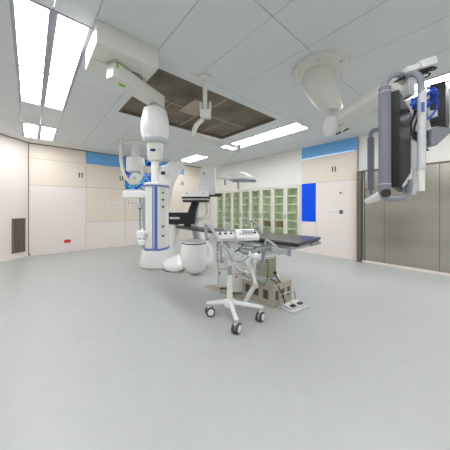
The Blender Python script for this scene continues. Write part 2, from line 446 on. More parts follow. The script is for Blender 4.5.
PC = Vector((1.24, 2.832, 0))          # pendant axis
t = thing('supply_pendant', 'white ceiling pendant with barrel joint and blue-striped supply column', 'medical pendant', (PC.x, PC.y, .73))
a0 = Vector((.63, 2.535)); dv = (Vector((1.33, 2.868)) - a0); an = math.atan2(dv.y, dv.x); L_ = dv.length
AR = Matrix.Translation((a0.x, a0.y, 0)) @ rot('Z', an)
arm = MB(AR).prism([(-.01, -.05), (.03, -.085), (L_, -.075), (L_ + .03, -.04), (L_ + .03, .06), (L_, .09), (.03, .085), (-.01, .05)], 2.60, 2.755).build('arm', IVORY, t, bevel=.008)
MB(AR).cyl((.30, 0, 2.755), .11, .02, 28).build('arm_bearing', MGREY, t)
MB(AR).loft([(2.5975, .14, .0, .042, .03), (2.601, .14, .0, .042, .03)], 24).build('green_badge', GREEN, arm)
MB(AR).box((.004, -.0795, 2.69), (.032, -.082, 2.745), None).build('green_badge', GREEN, arm)
CP = CAMF.inverted() @ PC
PM = CAMF @ Matrix.Translation((CP.x, CP.y, 0))   # local frame about the pendant axis, x sideways, y away
def lz(*rows): return [(z, 0, 0, r, r) for z, r in rows]
zz = lambda y: hgt(y, 2.95)
MB(PM).loft(lz((2.60, .075), (2.57, .085), (2.53, .085)), 28).build('collar', LGREY, t)
MB(PM).loft(lz((2.545, .10), (2.54, .145), (2.52, .152), (2.40, .176), (2.30, .18), (2.20, .172), (2.165, .150), (2.15, .148), (2.14, .12)), 36).build('barrel', WHITE, t)
MB(PM).loft(lz((2.163, .155), (2.148, .157), (2.12, .145), (2.10, .12)), 36).build('barrel_skirt', LGREY, t)
nk = MB(PM).loft([(2.13, 0, 0, .098, .09), (1.98, 0, 0, .09, .085), (1.88, 0, 0, .085, .08), (1.86, 0, 0, .06, .06)], 24, e=3.5).build('neck', IVORY, t)
MB(PM).loft([(-.094, .0, 1.995, .038, .018), (-.082, .0, 1.995, .038, .018)], 24, axis=1).build('logo_badge', mat('logo_navy', (40, 58, 120), .4), nk)
MB(PM).loft(lz((1.87, .05), (1.56, .05)), 20).build('post', WHITE, t)
# octagonal supply column
oc = [(-.135, -.03), (-.085, -.12), (.086, -.14), (.155, -.03), (.155, .10), (.09, .16), (-.09, .16), (-.135, .09)]
cz0, cz1 = .74, 1.545
colm = MB(PM).prism(oc, cz0, cz1).build('column', WHITE, t, bevel=.006)
big = [(x * 1.06, y * 1.06) for x, y in oc]
MB(PM).prism(big, cz1, cz1 + .035).build('column_cap', WHITE, t, bevel=.01)
MB(PM).prism([(x * 1.07, y * 1.07) for x, y in oc], cz1 - .018, cz1 - .002).build('column_rim', RIMB, t)
MB(PM).prism([(x * 1.05, y * 1.05) for x, y in oc], cz0 - .025, cz0 + .003).build('column_foot', RIMB, t)
yf = lambda x: -.12 - (x + .085) * (.02 / .171)
MB(PM).box((.034, yf(.05) - .008, cz0), (.074, yf(.05) + .004, cz1 - .02)).build('blue_stripe', BLUE, colm)
MB(PM).box((.004, yf(.01) - .004, cz0), (.022, yf(.01) + .004, cz1 - .02)).build('groove', MGREY, colm)
MB(PM @ Matrix.Translation((.1205, -.085, 0)) @ rot('Z', math.atan2(.11, .069))).box((-.055, -.004, cz0 + .004), (.055, .006, cz1 - .02)).build('outlet_panel', IVORY, colm)
MB(PM).box((-.132, -.035, cz0 + .01), (-.095, -.10, cz1 - .03)).build('side_channel', ALU, colm)
for z in (1.45, 1.36, 1.27, 1.02, .90):
    MB(PM @ Matrix.Translation((.124, -.088, z)) @ rot('Z', radians(60))).cyl((0, -.012, 0), .013, .012, 12, axis=1).build('gas_outlet', OLIVE if z > 1.4 else (BLACK if z > 1.1 else NAVY), colm)
for x in (-.175, ):
    rl = MB(PM).cyl((x, -.06, .80), .012, .72, 10).build('rail', CHROME, t)
MB(PM).box((-.19, -.10, 1.25), (-.145, -.03, 1.31)).build('rail_clamp', LGREY, t, bevel=.005)
MB(PM).box((-.19, -.05, 1.24), (-.155, -.09, 1.25)).build('rail_clamp', BLACK, t)
# clamp block low on the column
cl = MB(PM).box((-.17, -.19, .88), (-.05, -.12, .97)).box((-.15, -.21, .80), (-.075, -.13, .86)).box((-.13, -.17, .83), (-.10, -.14, 1.0)).build('pump_clamp', WHITE, t, bevel=.008)
MB(PM).cyl((-.055, -.215, .92), .02, .05, 12, axis=1).build('clamp_knob', LGREY, cl)
MB(PM).cyl((-.155, -.225, .83), .016, .04, 12, axis=1).build('clamp_knob', LGREY, cl)
# side tray
sx0, sx1 = lat(123, 2.85) - CP.x, lat(145.5, 2.85) - CP.x
tr = MB(PM).box((sx0, -.12, 1.385), (sx1, .16, 1.47)).build('side_tray', WHITE, t, bevel=.012)
MB(PM).box((sx0 + .02, -.10, 1.47), (sx1 - .01, .14, 1.49)).build('tray_lid', LGREY, tr, bevel=.006)

# ------------------------------------------------------------------ second, far pendant
D2 = 6.0
c2 = CAMF @ Vector((lat(135.5, D2), D2, 0))
P2 = Matrix.Translation((c2.x, c2.y, 0)) @ Matrix.Rotation(YAW - pi / 2, 4, 'Z')
t = thing('far_pendant', 'white drum-shaped ceiling pendant hanging before the blue wall print', 'medical pendant', (c2.x, c2.y, 2.1))
MB(P2).loft(lz((H, .30), (H - .03, .30), (H - .05, .26)), 32).build('ceiling_plate', WHITE, t)
MB(P2).loft(lz((H - .04, .115), (2.56, .115)), 24).build('stem', WHITE, t)
MB(P2).loft(lz((2.60, .20), (2.585, .235), (2.25, .235), (2.22, .21)), 36).build('drum', WHITE, t)
a2 = MB(P2).prism([(0, -.09), (.95, -.07), (.95, .07), (0, .09)], 2.20, 2.36).build('swing_arm', IVORY, t, bevel=.02)
MB(P2).loft([(2.21, .05, -.05, .05, .05), (2.12, .05, -.05, .045, .045)], 20).build('lamp_joint', LGREY, t)
hd = MB(P2).loft([(-.20, .05, 2.03, .10, .10), (-.16, .05, 2.03, .15, .15), (-.11, .05, 2.03, .15, .15), (-.08, .05, 2.03, .08, .08)], 28, axis=1).build('lamp_head', WHITE, t)
MB(P2).loft([(-.215, .05, 2.03, .05, .05), (-.20, .05, 2.03, .05, .05)], 20, axis=1).build('lamp_lens', LGREY, hd)
pts = [q(*p) for p in ((120.5, 133, 5.6), (120.5, 148, 5.6), (121.5, 163, 5.6), (125, 176, 5.6), (132, 183, 5.6), (139, 180.5, 5.65), (142, 172, 5.75), (140, 165, 5.85))]
pts[0] = (pts[0][0], pts[0][1], H)
MB(CAMF).tube(pts, .042, 10).build('supply_hose', HOSE, t, label='thick cream hose looping down')

# ------------------------------------------------------------------ floor mounted c-arm scanner
cc = CAMF @ Vector((lat(161, 4.95), 4.95, 0))
t = thing('c_arm_scanner', 'white floor-mounted c-arm x-ray scanner behind the supply column', 'x-ray scanner', (cc.x, cc.y, 0))
m = MB(CAMF)
bx = lat(161, 4.95)
m.loft([(0, bx, 4.95, .42, .36), (.03, bx, 4.95, .44, .38), (.14, bx, 4.95, .43, .37), (.34, bx + .01, 4.95, .41, .33), (.42, bx + .06, 4.95, .33, .28), (.52, bx + .17, 4.95, .22, .22),
        (.7, bx + .24, 4.95, .17, .19), (1.0, bx + .24, 4.95, .155, .18), (1.14, bx + .235, 4.95, .15, .17), (1.2, bx + .22, 4.95, .11, .13)], 36, e=2.4)
ped = m.build('pedestal', WHITE, t)
MB(CAMF).loft([(4.85, bx + .20, .15, .28, .15), (4.70, bx + .30, .12, .26, .12), (4.56, bx + .38, .09, .23, .088), (4.46, bx + .40, .082, .21, .08), (4.39, bx + .41, .075, .17, .07), (4.355, bx + .41, .06, .10, .04)], 28, axis=1, e=2.4).build('foot_pod', WHITE, t)
MB(CAMF).loft([(.0, bx + .38, 4.53, .20, .12), (.02, bx + .38, 4.53, .20, .12)], 28).build('foot_seal', MGREY, t)
# upper arc
pp = [q(162, 205, 4.95), q(163, 193, 4.95), (q(165.5, 182, 4.95)), q(170, 173, 4.95), q(176, 167, 4.95), q(183, 163, 4.98)]
g_ = MB(CAMF).tube(pp, .16, 18, rr=[(.2, .15), (.2, .15), (.2, .15), (.2, .14), (.16, .11), (.09, .06)]).build('gantry_arc', WHITE, t)
MB(CAMF).cbox(q(163, 173, 4.74), (.09, .012, .07)).build('label_plate', NAVY, g_)
MB(CAMF).box((lat(167, 4.8), 4.72, hgt(224, 4.75)), (lat(192, 4.75), 4.92, hgt(212.5, 4.75))).build('arm_bracket', BLACK, t, bevel=.02)
MB(CAMF).box((lat(170, 4.75), 4.712, hgt(219, 4.75)), (lat(180, 4.75), 4.722, hgt(217, 4.75))).build('bracket_stripe', LGREY, t)
MB(CAMF).prism([(lat(184, 4.7), hgt(227, 4.7)), (lat(194.5, 4.7), hgt(227, 4.7)), (lat(196, 4.7), hgt(212, 4.7)), (lat(199.5, 4.7), hgt(200, 4.7)), (lat(193, 4.7), hgt(200, 4.7)), (lat(188, 4.7), hgt(213, 4.7))], 4.60, 4.82, axis=1).build('support_arm', BLACK, t, bevel=.015)
# detector
dl_, dr_ = lat(181, 4.5), lat(209, 4.5)
cx_ = (dl_ + dr_) / 2; hw = (dr_ - dl_) / 2
dt = MB(CAMF).loft([(hgt(197, 4.5), cx_, 4.62, hw, .22), (hgt(193.5, 4.5), cx_, 4.62, hw * .98, .215), (hgt(191, 4.5), cx_ + .02, 4.62, hw * .88, .19)], 32, e=5).build('detector', WHITE, t)
MB(CAMF).loft([(hgt(198.6, 4.5), cx_ + .01, 4.62, hw, .22), (hgt(196.9, 4.5), cx_ + .01, 4.62, hw * 1.02, .225)], 32, e=5).build('detector_edge', RUBBER, dt)
MB(CAMF).loft([(hgt(200.2, 4.5), cx_ + .01, 4.62, hw * .93, .20), (hgt(198.6, 4.5), cx_ + .01, 4.62, hw * .93, .20)], 32, e=5).build('detector_plate', LGREY, dt)
MB(CAMF).loft([(hgt(202, 4.5), cx_ + .01, 4.62, hw * .93, .20), (hgt(200.2, 4.5), cx_ + .01, 4.62, hw * .96, .205)], 32, e=5).build('detector_face', RUBBER, dt)
for px_ in (186.5, 203.5): MB(CAMF).cbox(q(px_, 193.4, 4.395), (.04, .01, .02)).build('detector_mark', mat('faded_red', (190, 110, 105), .5), dt)
hs = MB(CAMF).prism([(lat(199, 4.7), hgt(192, 4.7)), (lat(201.5, 4.7), hgt(169, 4.7)), (lat(204, 4.7), hgt(167, 4.7)), (lat(213.5, 4.7), hgt(166.5, 4.7)), (lat(215.5, 4.7), hgt(169, 4.7)), (lat(216, 4.7), hgt(195, 4.7)), (lat(213, 4.7), hgt(196.5, 4.7)), (lat(206, 4.7), hgt(196.5, 4.7))], 4.60, 4.86, axis=1).build('tube_housing', mat('housing_grey', (220, 221, 222), .4), t, bevel=.02)
MB(CAMF).cbox(q(204, 173.5, 4.597), (.035, .008, .05)).build('label_plate', MGREY, hs)
MB(CAMF).box((lat(206, 4.65), 4.55, hgt(196.5, 4.6)), (lat(220, 4.65), 4.72, hgt(195, 4.6))).box((lat(215, 4.6), 4.55, hgt(195.2, 4.6)), (lat(222, 4.6), 4.65, hgt(193.6, 4.6))).build('handle_bar', RUBBER, t, bevel=.004)
# lower arc and cradle
MB(CAMF).tube([q(196, 203, 4.85), q(197, 214, 4.85), q(197, 226, 4.85), q(201, 238, 4.85), q(208, 249, 4.8), q(208, 259, 4.7), q(201, 266, 4.55)], .1, 16,
              rr=[(.07, .07), (.09, .09), (.085, .10), (.09, .12), (.10, .12), (.11, .11), (.06, .06)]).build('lower_arc', WHITE, t)
MB(CAMF).tube([q(206, 203, 4.7), q(208, 208, 4.7), q(207.5, 215, 4.7), q(202, 218.5, 4.72), q(196, 219, 4.8)], .035, 10, rr=[.03, .036, .04, .045, .045]).build('grab_handle', WHITE, t)
MB(CAMF).prism([(lat(191, 4.6), hgt(224, 4.6)), (lat(194, 4.6), hgt(224, 4.6)), (lat(199, 4.6), hgt(240, 4.6)), (lat(194.5, 4.6), hgt(242, 4.6))], 4.55, 4.66, axis=1).build('brace', ALU, t, bevel=.01)
ex = lat(194, 4.25); ed = 4.28
eg = MB(CAMF).loft([(.035, ex + .03, ed, .06, .07), (.045, ex + .03, ed, .12, .13), (.09, ex + .025, ed, .18, .18), (.18, ex + .01, ed, .228, .215), (.32, ex, ed, .248, .23), (.46, ex - .005, ed, .245, .225), (.56, ex, ed, .23, .215), (.60, ex, ed, .218, .20), (.612, ex, ed, .20, .19)], 36).build('x_ray_tube_cover', WHITE, t)
MB(CAMF).loft([(.585, ex, ed, .226, .212), (.602, ex, ed, .222, .208)], 36).build('cover_seam', RUBBER, eg)
MB(CAMF).loft([(.612, ex, ed, .205, .19), (.635, ex, ed, .195, .185)], 36).build('collimator', LGREY, eg)
MB(CAMF).box((ex - .03, ed - .04, .0), (ex + .07, ed + .1, .05)).build('rest_foot', LGREY, eg, bevel=.02)

# ------------------------------------------------------------------ patient table
TZ = .88
t = thing('patient_table', 'long x-ray patient table with dark pad on a beige windowed base', 'patient table', (2.45, 2.0, 0))
plan = [(2.137, 1.28), (2.837, 1.376), (2.76, 2.5), (2.62, 2.9), (2.58, 4.2), (2.52, 4.36), (2.36, 4.36), (2.30, 4.2), (2.26, 2.9), (2.12, 2.45)]
MB().prism(plan, TZ - .032, TZ).build('pad', MATTR, t, bevel=.012)
MB().prism([(2.45 + (x - 2.45) * .96, 2.5 + (y - 2.5) * .985) for x, y in plan], TZ - .045, TZ - .031).build('table_board', BLACK, t, bevel=.004)
MB().box((2.2, 1.4, TZ - .10), (2.70, 2.3, TZ - .045)).build('under_frame', LGREY, t, bevel=.004)
for (xa, xb, ya, yb) in ((2.13, 2.145, 1.45, 2.5), (2.76, 2.775, 1.5, 2.35)):
    r_ = MB().box((xa - .002, ya, TZ - .125), (xb - .002, yb, TZ - .095)).build('side_rail', CHROME, t, bevel=.002)
    for y in (ya + .1, yb - .1):
        MB().box((min(xa, 2.45) if xa < 2.4 else 2.71, y - .02, TZ - .118), (2.17 if xa < 2.4 else xb, y + .02, TZ - .10)).build('rail_bracket', ALU, r_)
MB().box((2.60, 1.36, TZ - .09), (2.80, 1.44, TZ - .05)).build('end_bracket', ALU, t, bevel=.004)
MB().loft([(.30, 2.47, 1.98, .10, .14), (.45, 2.47, 1.98, .095, .13), (.76, 2.47, 1.98, .095, .13)], 24, e=4).build('lift_column', BEIGE, t)
MB().loft([(.27, 2.47, 1.98, .14, .18), (.33, 2.47, 1.98, .13, .17)], 24, e=4).build('column_sleeve', LGREY, t)
B0, B1, C0, C1 = 2.29, 2.705, 1.72, 2.26
bs = MB().box((B0, C0, 0), (B1, C1, .282)).build('base_housing', BEIGE, t, bevel=.006)
for x in (2.365, 2.495, 2.625):
    MB().box((x - .028, C0 - .002, .085), (x + .028, C0 + .01, .20)).build('window', mat('window_dark', (72, 74, 80), .3), bs)
for y in (1.84, 2.0, 2.16):
    MB().box((B0 - .002, y - .04, .085), (B0 + .01, y + .04, .20)).build('window', MATS['window_dark'], bs)
MB().prism([(2.14, 2.3), (2.28, 2.05), (2.285, 2.9), (2.1, 2.95)], 0, .005).build('floor_plate', mat('plate_brown', (166, 152, 136), .6), t, bevel=.003)

# white equipment cases left of the base
def case(px0, px1, ybot, ytop, dd, label):
    p = onz((px0 + px1) / 2, ybot, .02); d = (CAMF.inverted() @ p).y
    l0, l1 = lat(px0, d), lat(px1, d)
    o = CAMF @ Vector(((l0 + l1) / 2, d + dd / 2, 0))
    t = thing('equipment_case', label, 'case', (o.x, o.y, 0), 'white cases under the table')
    zt_ = hgt(ytop, d)
    b = MB(CAMF).box((l0, d, .03), (l1, d + dd, zt_)).build('case_body', WHITE, t, bevel=.02)
    MB(CAMF).box((l0 + .01, d - .004, zt_ * .62), (l1 - .01, d + .004, zt_ * .62 + .008)).build('lid_seam', MGREY, t)
    MB(CAMF).box((l0 + .03, d - .012, .03), (l1 - .03, d + .003, .045)).build('bottom_lip', LGREY, t)
    for l in (l0 + .03, l1 - .03):
        MB(CAMF).box((l - .015, d + .02, 0), (l + .015, d + .05, .031)).build('foot', RUBBER, t)
        MB(CAMF).box((l - .015, d + dd - .05, 0), (l + .015, d + dd - .02, .031)).build('foot', RUBBER, t)
    return t, l0, l1, d, zt_
t1, l0, l1, d, zt_ = case(216.5, 229.5, 288, 257, .22, 'white case under the table with a green mark, left one by the trolley pole')
MB(CAMF).cyl((l0 + .045, d - .006, zt_ * .5), .018, .008, 14, axis=1).build('green_mark', OLIVE, t1)
t2, l0, l1, d, zt_ = case(231.5, 246, 293, 262, .2, 'white case with round red mark, standing against the beige table base')
MB(CAMF).cyl((l0 + .07, d - .006, zt_ * .55), .017, .008, 14, axis=1).build('red_mark', mat('pink_mark', (205, 100, 95), .5), t2)

# control consoles on the rail: (sideways frame boxes, tilted top)
def console(pxc, pyc, d, w, dep, hh, label, yaw, knobs, joy=False, screen=False):
    p = CAMF @ Vector(q(pxc, pyc, d))
    M_ = Matrix.Translation(p) @ rot('Z', yaw)
    t = thing('control_console', label, 'control console', p, 'consoles clamped along the table rail')
    prof = [(-dep / 2, 0), (dep / 2, 0), (dep / 2, hh), (-dep / 2 + .02, hh * .55), (-dep / 2, hh * .4)]
    b = MB(M_).prism([(x, z) for x, z in prof], -w / 2, w / 2, axis=0).build('console_body', WHITE, t, bevel=.01)
    slope = (hh * .45) / (dep - .02)
    for (kx, ky) in knobs:
        zk = hh * .55 + (ky + dep / 2 - .02) * slope
        k_ = MB(M_).loft([(zk - .005, kx, ky, .019, .019), (zk + .012, kx, ky, .019, .019)], 16).build('knob_collar', RUBBER, t)
        MB(M_).loft([(zk + .012, kx, ky, .010, .010), (zk + .035, kx, ky, .013, .013), (zk + .042, kx, ky, .008, .008)], 14).build('joystick', MGREY, k_)
    if screen:
        sl = math.atan(slope)
        MB(M_ @ Matrix.Translation((.03, .02, hh * .55 + (dep / 2) * slope + .003)) @ rot('X', sl)).box((-w * .3, -.05, -.004), (w * .22, .035, .003)).build('display', MGREY, t)
    MB(M_).box((-w / 2 - .002, -dep / 2 - .002, hh * .16), (w / 2 + .002, dep / 2 + .002, hh * .16 + .006)).build('body_seam', MGREY, t)
    if screen:
        kp = MB(M_)
        for i in range(5):
            zk = hh * .55 + .02 * slope
            kp.box((-w * .36 + i * .035, -dep / 2 + .03, zk), (-w * .36 + i * .035 + .022, -dep / 2 + .045, zk + .012))
        kp.build('keypad', MGREY, t)
    MB(M_).box((-.03, -.02, -.09), (.03, .03, .0)).build('rail_clamp', ALU, t, bevel=.004)
    return t
TA = -radians(41) + 0.0
console(225.5, 240, 3.02, .27, .17, .11, 'white console with three black joysticks, clamped to the table rail', TA + .35, [(-.08, 0), (0, 0), (.08, 0)])
console(246.5, 239.5, 2.74, .27, .22, .12, 'white keypad console with grey display at the near side of the pad', TA + .1, [(.095, -.03)], screen=True)
console(262, 258, 2.62, .28, .16, .09, 'low white console hanging under the tee bar below the table edge', TA + .5, [(-.05, 0)])
p = q(227.5, 232, 3.2)
t = thing('instrument_holder', 'pale upright holder box standing behind the joystick console', 'holder', CAMF @ Vector((p[0], p[1], .885)))
MB(CAMF).cbox((p[0], p[1], .97), (.075, .05, .16)).build('holder_box', LGREY, t, bevel=.008)
MB(CAMF).cbox((p[0] + .0, p[1] - .027, .98), (.055, .006, .11)).build('holder_face', ALU, t)

# grey grab hoops
def hoop(pts, label, r=.015):
    P = [q(*p) for p in pts]
    b = min(P, key=lambda v: v[2])
    t = thing('grab_hoop', label, 'handle', CAMF @ Vector(b), 'grey tube hoops along the table rail')
    MB(CAMF).tube(P, r, 10).build('hoop_tube', ALU, t)
    e = P[0]; f = P[1]
    MB(CAMF).tube([P[-1], tuple(P[-1][i] + (P[-1][i] - P[-2][i]) * .12 for i in range(3))], r * 1.25, 10, smooth=False).build('end_cap', MGREY, t)
    MB(CAMF).tube([P[0], tuple(P[0][i] + (P[0][i] - P[1][i]) * .2 for i in range(3))], r * 1.25, 10, smooth=False).build('end_cap', MGREY, t)
    return t
hoop([(207, 239, 3.0), (206, 232, 3.0), (205.5, 226.5, 3.0), (207.5, 224.5, 2.98), (211.5, 228, 2.92), (215, 234, 2.86), (218.5, 242, 2.82)], 'grey tube hoop beside the scanner end, left of the joystick console', .02)
hoop([(221.5, 261, 2.62), (221, 254, 2.62), (220.5, 247, 2.62), (222, 245, 2.6), (226.5, 248, 2.56), (230.5, 254, 2.52), (233, 261, 2.5)], 'grey tube hoop at the top of the trolley pole', .017)
hoop([(251, 235, 3.0), (250, 228, 3.0), (249.5, 222.5, 3.0), (251.5, 221, 3.0), (256, 223.5, 2.98), (260, 227.5, 2.95), (262.5, 233.5, 2.92)], 'thin grey tube hoop rising above the keypad console', .014)
hoop([(265.5, 245, 2.5), (266, 240.5, 2.5), (268.5, 241, 2.48), (273, 244, 2.46), (277, 248.5, 2.44), (279.5, 254, 2.42)], 'grey tube hoop overlapping the near table edge right of the tee bar', .014)

# rail with tee bar
p0 = q(262, 272, 2.55)
t = thing('tee_handle', 'dark grey tee-shaped handle on a slanted stem before the table', 'handle', CAMF @ Vector(p0))
MB(CAMF).tube([q(251.5, 252, 2.42), q(262, 248.8, 2.45), q(272.5, 247, 2.5)], .019, 12).build('crossbar', MGREY, t)
MB(CAMF).tube([q(264, 249, 2.46), q(263, 258, 2.5), q(260.5, 267, 2.55), q(258, 274, 2.6)], .018, 10, rr=[.024, .018, .016, .012]).build('stem', MGREY, t)
# accessory rails hanging in front of the table
t = thing('accessory_rail', 'pale metal accessory rail with end plate along the near table side', 'rail', CAMF @ Vector(q(262, 246, 2.52)))
MB(CAMF).tube([q(238, 241.5, 2.85), q(262, 246.5, 2.5)], .022, 8, smooth=False).build('upper_rail', ALU, t)
MB(CAMF).tube([q(238, 247.5, 2.8), q(256, 251, 2.6)], .014, 8, smooth=False).build('lower_rail', CHROME, t)
MB(CAMF).prism([(lat(272, 2.32), hgt(247, 2.32)), (lat(290.5, 2.32), hgt(250, 2.32)), (lat(290.5, 2.32), hgt(255.5, 2.32)), (lat(272, 2.32), hgt(252.5, 2.32))], 2.32, 2.345, axis=1).build('end_plate', ALU, t, bevel=.004)
MB(CAMF).prism([(lat(287.5, 2.32), hgt(248.8, 2.32)), (lat(290.8, 2.32), hgt(249.2, 2.32)), (lat(290.8, 2.32), hgt(256.5, 2.32)), (lat(287.5, 2.32), hgt(256, 2.32))], 2.313, 2.35, axis=1).build('plate_cap', MGREY, t, bevel=.003)

# ------------------------------------------------------------------ trolley on four castors
HC = Vector((1.725, 1.905, 0))
cas = [(1.567, 2.089), (1.545, 1.615), (1.935, 1.625), (1.945, 2.17)]
t = thing('instrument_trolley', 'white pole trolley on four black-tyred castors in the foreground', 'trolley', (HC.x, HC.y, 0))
MB().loft([(.135, HC.x, HC.y, .06, .06), (.205, HC.x, HC.y, .055, .055), (.215, HC.x, HC.y, .04, .04)], 20, e=3).build('hub', WHITE, t)
for i, (x, y) in enumerate(cas):
    v = Vector((x, y, 0)) - HC; a = math.atan2(v.y, v.x); L_ = v.length
    M_ = Matrix.Translation((HC.x, HC.y, 0)) @ rot('Z', a)
    MB(M_).prism([(0, .205), (.05, .20), (L_ - .02, .172), (L_ + .03, .166), (L_ + .03, .142), (L_ - .03, .14), (0, .165)], -.022, .022, axis=1).build('leg', WHITE, t, bevel=.008)
    M2 = Matrix.Translation((x, y, 0)) @ rot('Z', a + (.5, -.7, 1.2, .4)[i])
    ca = MB(M2).cyl((0, 0, .10), .013, .045, 12).box((-.03, -.02, .085), (.02, .02, .112)).build('castor', LGREY, t, bevel=.003)
    for s_ in (-1, 1):
        y_ = s_ * .021
        w_ = MB(M2).loft([(y_ - .013, -.012, .054, .049, .049), (y_ - .010, -.012, .054, .054, .054), (y_ + .010, -.012, .054, .054, .054), (y_ + .013, -.012, .054, .049, .049)], 24, axis=1).build('wheel', mat('tyre_grey', (72, 73, 76), .6), ca)
        MB(M2).loft([(y_ - .016, -.012, .054, .036, .036), (y_ + .016, -.012, .054, .036, .036)], 20, axis=1).build('wheel_cap', WHITE, w_)
MB().loft([(.20, HC.x, HC.y, .032, .032), (.50, HC.x, HC.y, .025, .025), (.78, HC.x, HC.y, .022, .022)], 16, e=3).build('pole', IVORY, t)
MB(CAMF @ Matrix.Translation(CAMF.inverted() @ HC)).prism([(-.075, .70), (.02, .66), (.055, .70), (.055, .78), (-.05, .79)], -.03, .04, axis=1).build('pole_head', LGREY, t, bevel=.01)
MB(CAMF @ Matrix.Translation(CAMF.inverted() @ HC)).cbox((.0, -.035, .55), (.05, .02, .10)).build('pole_clamp', MGREY, t, bevel=.004)

# perforated iv-like stand left of the pole (thin upright with collars)
t = thing('drip_stand', 'thin upright rod with stacked collars left of the white cases', 'stand', CAMF @ Vector(q(217, 262, 2.95)))
a_, b_ = q(217.5, 262, 2.95), q(217.5, 240, 2.95)
MB(CAMF).tube([a_, b_], .014, 10, smooth=False).build('rod', CHROME, t)
for k in range(5):
    z = a_[2] + .03 + k * .05
    MB(CAMF).cyl((a_[0], a_[1], z), .024, .018, 14).build('collar', LGREY, t)
MB(CAMF).tube([(a_[0], a_[1], a_[2]), (a_[0] + .02, a_[1] + .03, .02)], .012, 8, smooth=False).cyl((a_[0] + .02, a_[1] + .03, 0), .07, .02, 20).build('stand_foot', LGREY, t)

# second slanted white pole in front of base
t = thing('folding_support', 'white jointed support leg leaning between trolley and beige base', 'support', CAMF @ Vector(q(258, 290, 2.75)))
MB(CAMF).tube([q(251, 262, 2.75), q(253, 272, 2.72), q(255.5, 284, 2.7)], .02, 10, smooth=False).build('upper_leg', WHITE, t)
MB(CAMF).cyl((q(255.5, 285, 2.7)[0], 2.66, q(255.5, 285, 2.7)[2]), .03, .08, 16, axis=1).build('joint', LGREY, t)
MB(CAMF).tube([q(255.5, 285, 2.7), q(250, 293, 2.72), (lat(243, 2.78), 2.78, .03)], .022, 10, smooth=False, rr=[.022, .03, .02]).build('lower_leg', IVORY, t)
MB(CAMF).tube([q(251, 262, 2.75), q(254, 257, 2.72), q(259, 255, 2.66)], .016, 8).build('elbow', LGREY, t)

# loose cables
cabs = [([(237, 243, 2.86), (240, 250, 2.8), (247, 252, 2.74), (255, 247, 2.66)], LGREY, 'short pale cable strung close under the keypad console'),
        ([(227, 247, 2.8), (233, 262, 2.78), (243, 271, 2.76), (253, 268, 2.72), (258, 259, 2.66)], WHITE, 'white cable swinging from pole head past the cases'),
        ([(232, 244, 2.9), (233, 250, 2.88), (240, 256, 2.84), (249, 255, 2.76), (256, 250, 2.7)], LGREY, 'grey-white cable between joystick console and tee bar'),
        ([(232, 246, 2.9), (236, 262, 2.8), (246, 268, 2.75), (256, 262, 2.7), (260, 254, 2.65)], WHITE, 'pale cable sagging between the consoles'),
        ([(240, 243, 2.8), (243, 258, 2.72), (250, 272, 2.72), (259, 270, 2.7), (262, 262, 2.64)], LGREY, 'light grey cable looping below the keypad console'),
        ([(229, 244, 2.9), (231, 254, 2.85), (238, 262, 2.82), (247, 258, 2.75), (252, 252, 2.65)], MGREY, 'grey cable draped right of the trolley pole'),
        ([(236, 242, 2.92), (234, 256, 2.9), (240, 274, 2.85), (250, 280, 2.8), (261, 276, 2.8)], LGREY, 'longest pale cable hanging down before the beige base'),
        ([(265, 254, 2.6), (268, 266, 2.7), (267, 279, 2.75), (263, 286, 2.7)], OLIVE, 'thin green cable hanging from the low console to the base'),
        ([(244, 243, 2.78), (238, 250, 2.78), (232, 252, 2.78), (228, 247, 2.85)], BLACK, 'short dark cable curled under the joystick console'),
        ([(256, 243, 2.62), (254, 250, 2.62), (246, 254, 2.7), (238, 250, 2.8)], BLACK, 'short dark cable under the keypad console edge'),
        ([(270, 279, 2.92), (276, 282, 2.9), (279, 288, 2.86), (283, 296, 2.82), (285, 304, 2.8)], RUBBER, 'dark cable running from the beige base down to the foot switch')]
for pts, m_, lb in cabs:
    P = [q(*p) for p in pts]
    P = [(a, b, max(c, .012)) for a, b, c in P]
    tag(MB(CAMF).tube(P, .007, 6).build('cable', m_), lb, 'cable', 'loose cables about the table')

# white knob lever on base
t = thing('pedal_lever', 'thin dark lever with round knob standing on the beige base', 'lever', CAMF @ Vector(q(283, 287, 2.98)))
MB(CAMF).tube([(q(275, 273, 2.98)), q(279, 281, 2.95), (lat(281, 2.93), 2.93, .284)], .009, 8).build('lever_rod', RUBBER, t)
MB(CAMF).loft([(q(275, 273, 2.98)[2] - .02, lat(275, 2.98), 2.98, .012, .012), (q(275, 273, 2.98)[2], lat(275, 2.98), 2.98, .024, .024), (q(275, 273, 2.98)[2] + .022, lat(275, 2.98), 2.98, .01, .01)], 14).build('lever_knob', RUBBER, t)

# foot switch
A_ = onz(285, 304, 0); B_ = onz(293, 314.5, 0); C_ = onz(309, 308, 0)
ux = (C_ - B_).normalized(); fw_ = (C_ - B_).length; uy = Vector((-ux.y, ux.x, 0)); fd = .22
FM = Matrix(((ux.x, uy.x, 0, B_.x), (ux.y, uy.y, 0, B_.y), (0, 0, 1, 0), (0, 0, 0, 1)))
t = thing('foot_switch', 'pale metal foot switch with two black pedals on the floor beside the base', 'foot switch', FM @ Vector((fw_ / 2, fd / 2, 0)))
MB(FM).prism([(0, 0), (fw_, 0), (fw_, fd), (0, fd)], .0, .025).build('base_plate', LGREY, t, bevel=.005)
for k in (0, 1):
    x = fw_ * (.1 + .45 * k)
    pd = MB(FM).box((x, .05, .035), (x + fw_ * .36, .18, .052), rot('X', radians(6))).build('pedal', WHITE, t, bevel=.005)
    MB(FM).box((x + .02, .045, .05), (x + fw_ * .36 - .02, .10, .062)).build('pedal_pad', BLACK, pd, bevel=.004)
    MB(FM).box((x + .02, .06, .02), (x + .05, .15, .04)).build('pedal_spring', MGREY, pd)
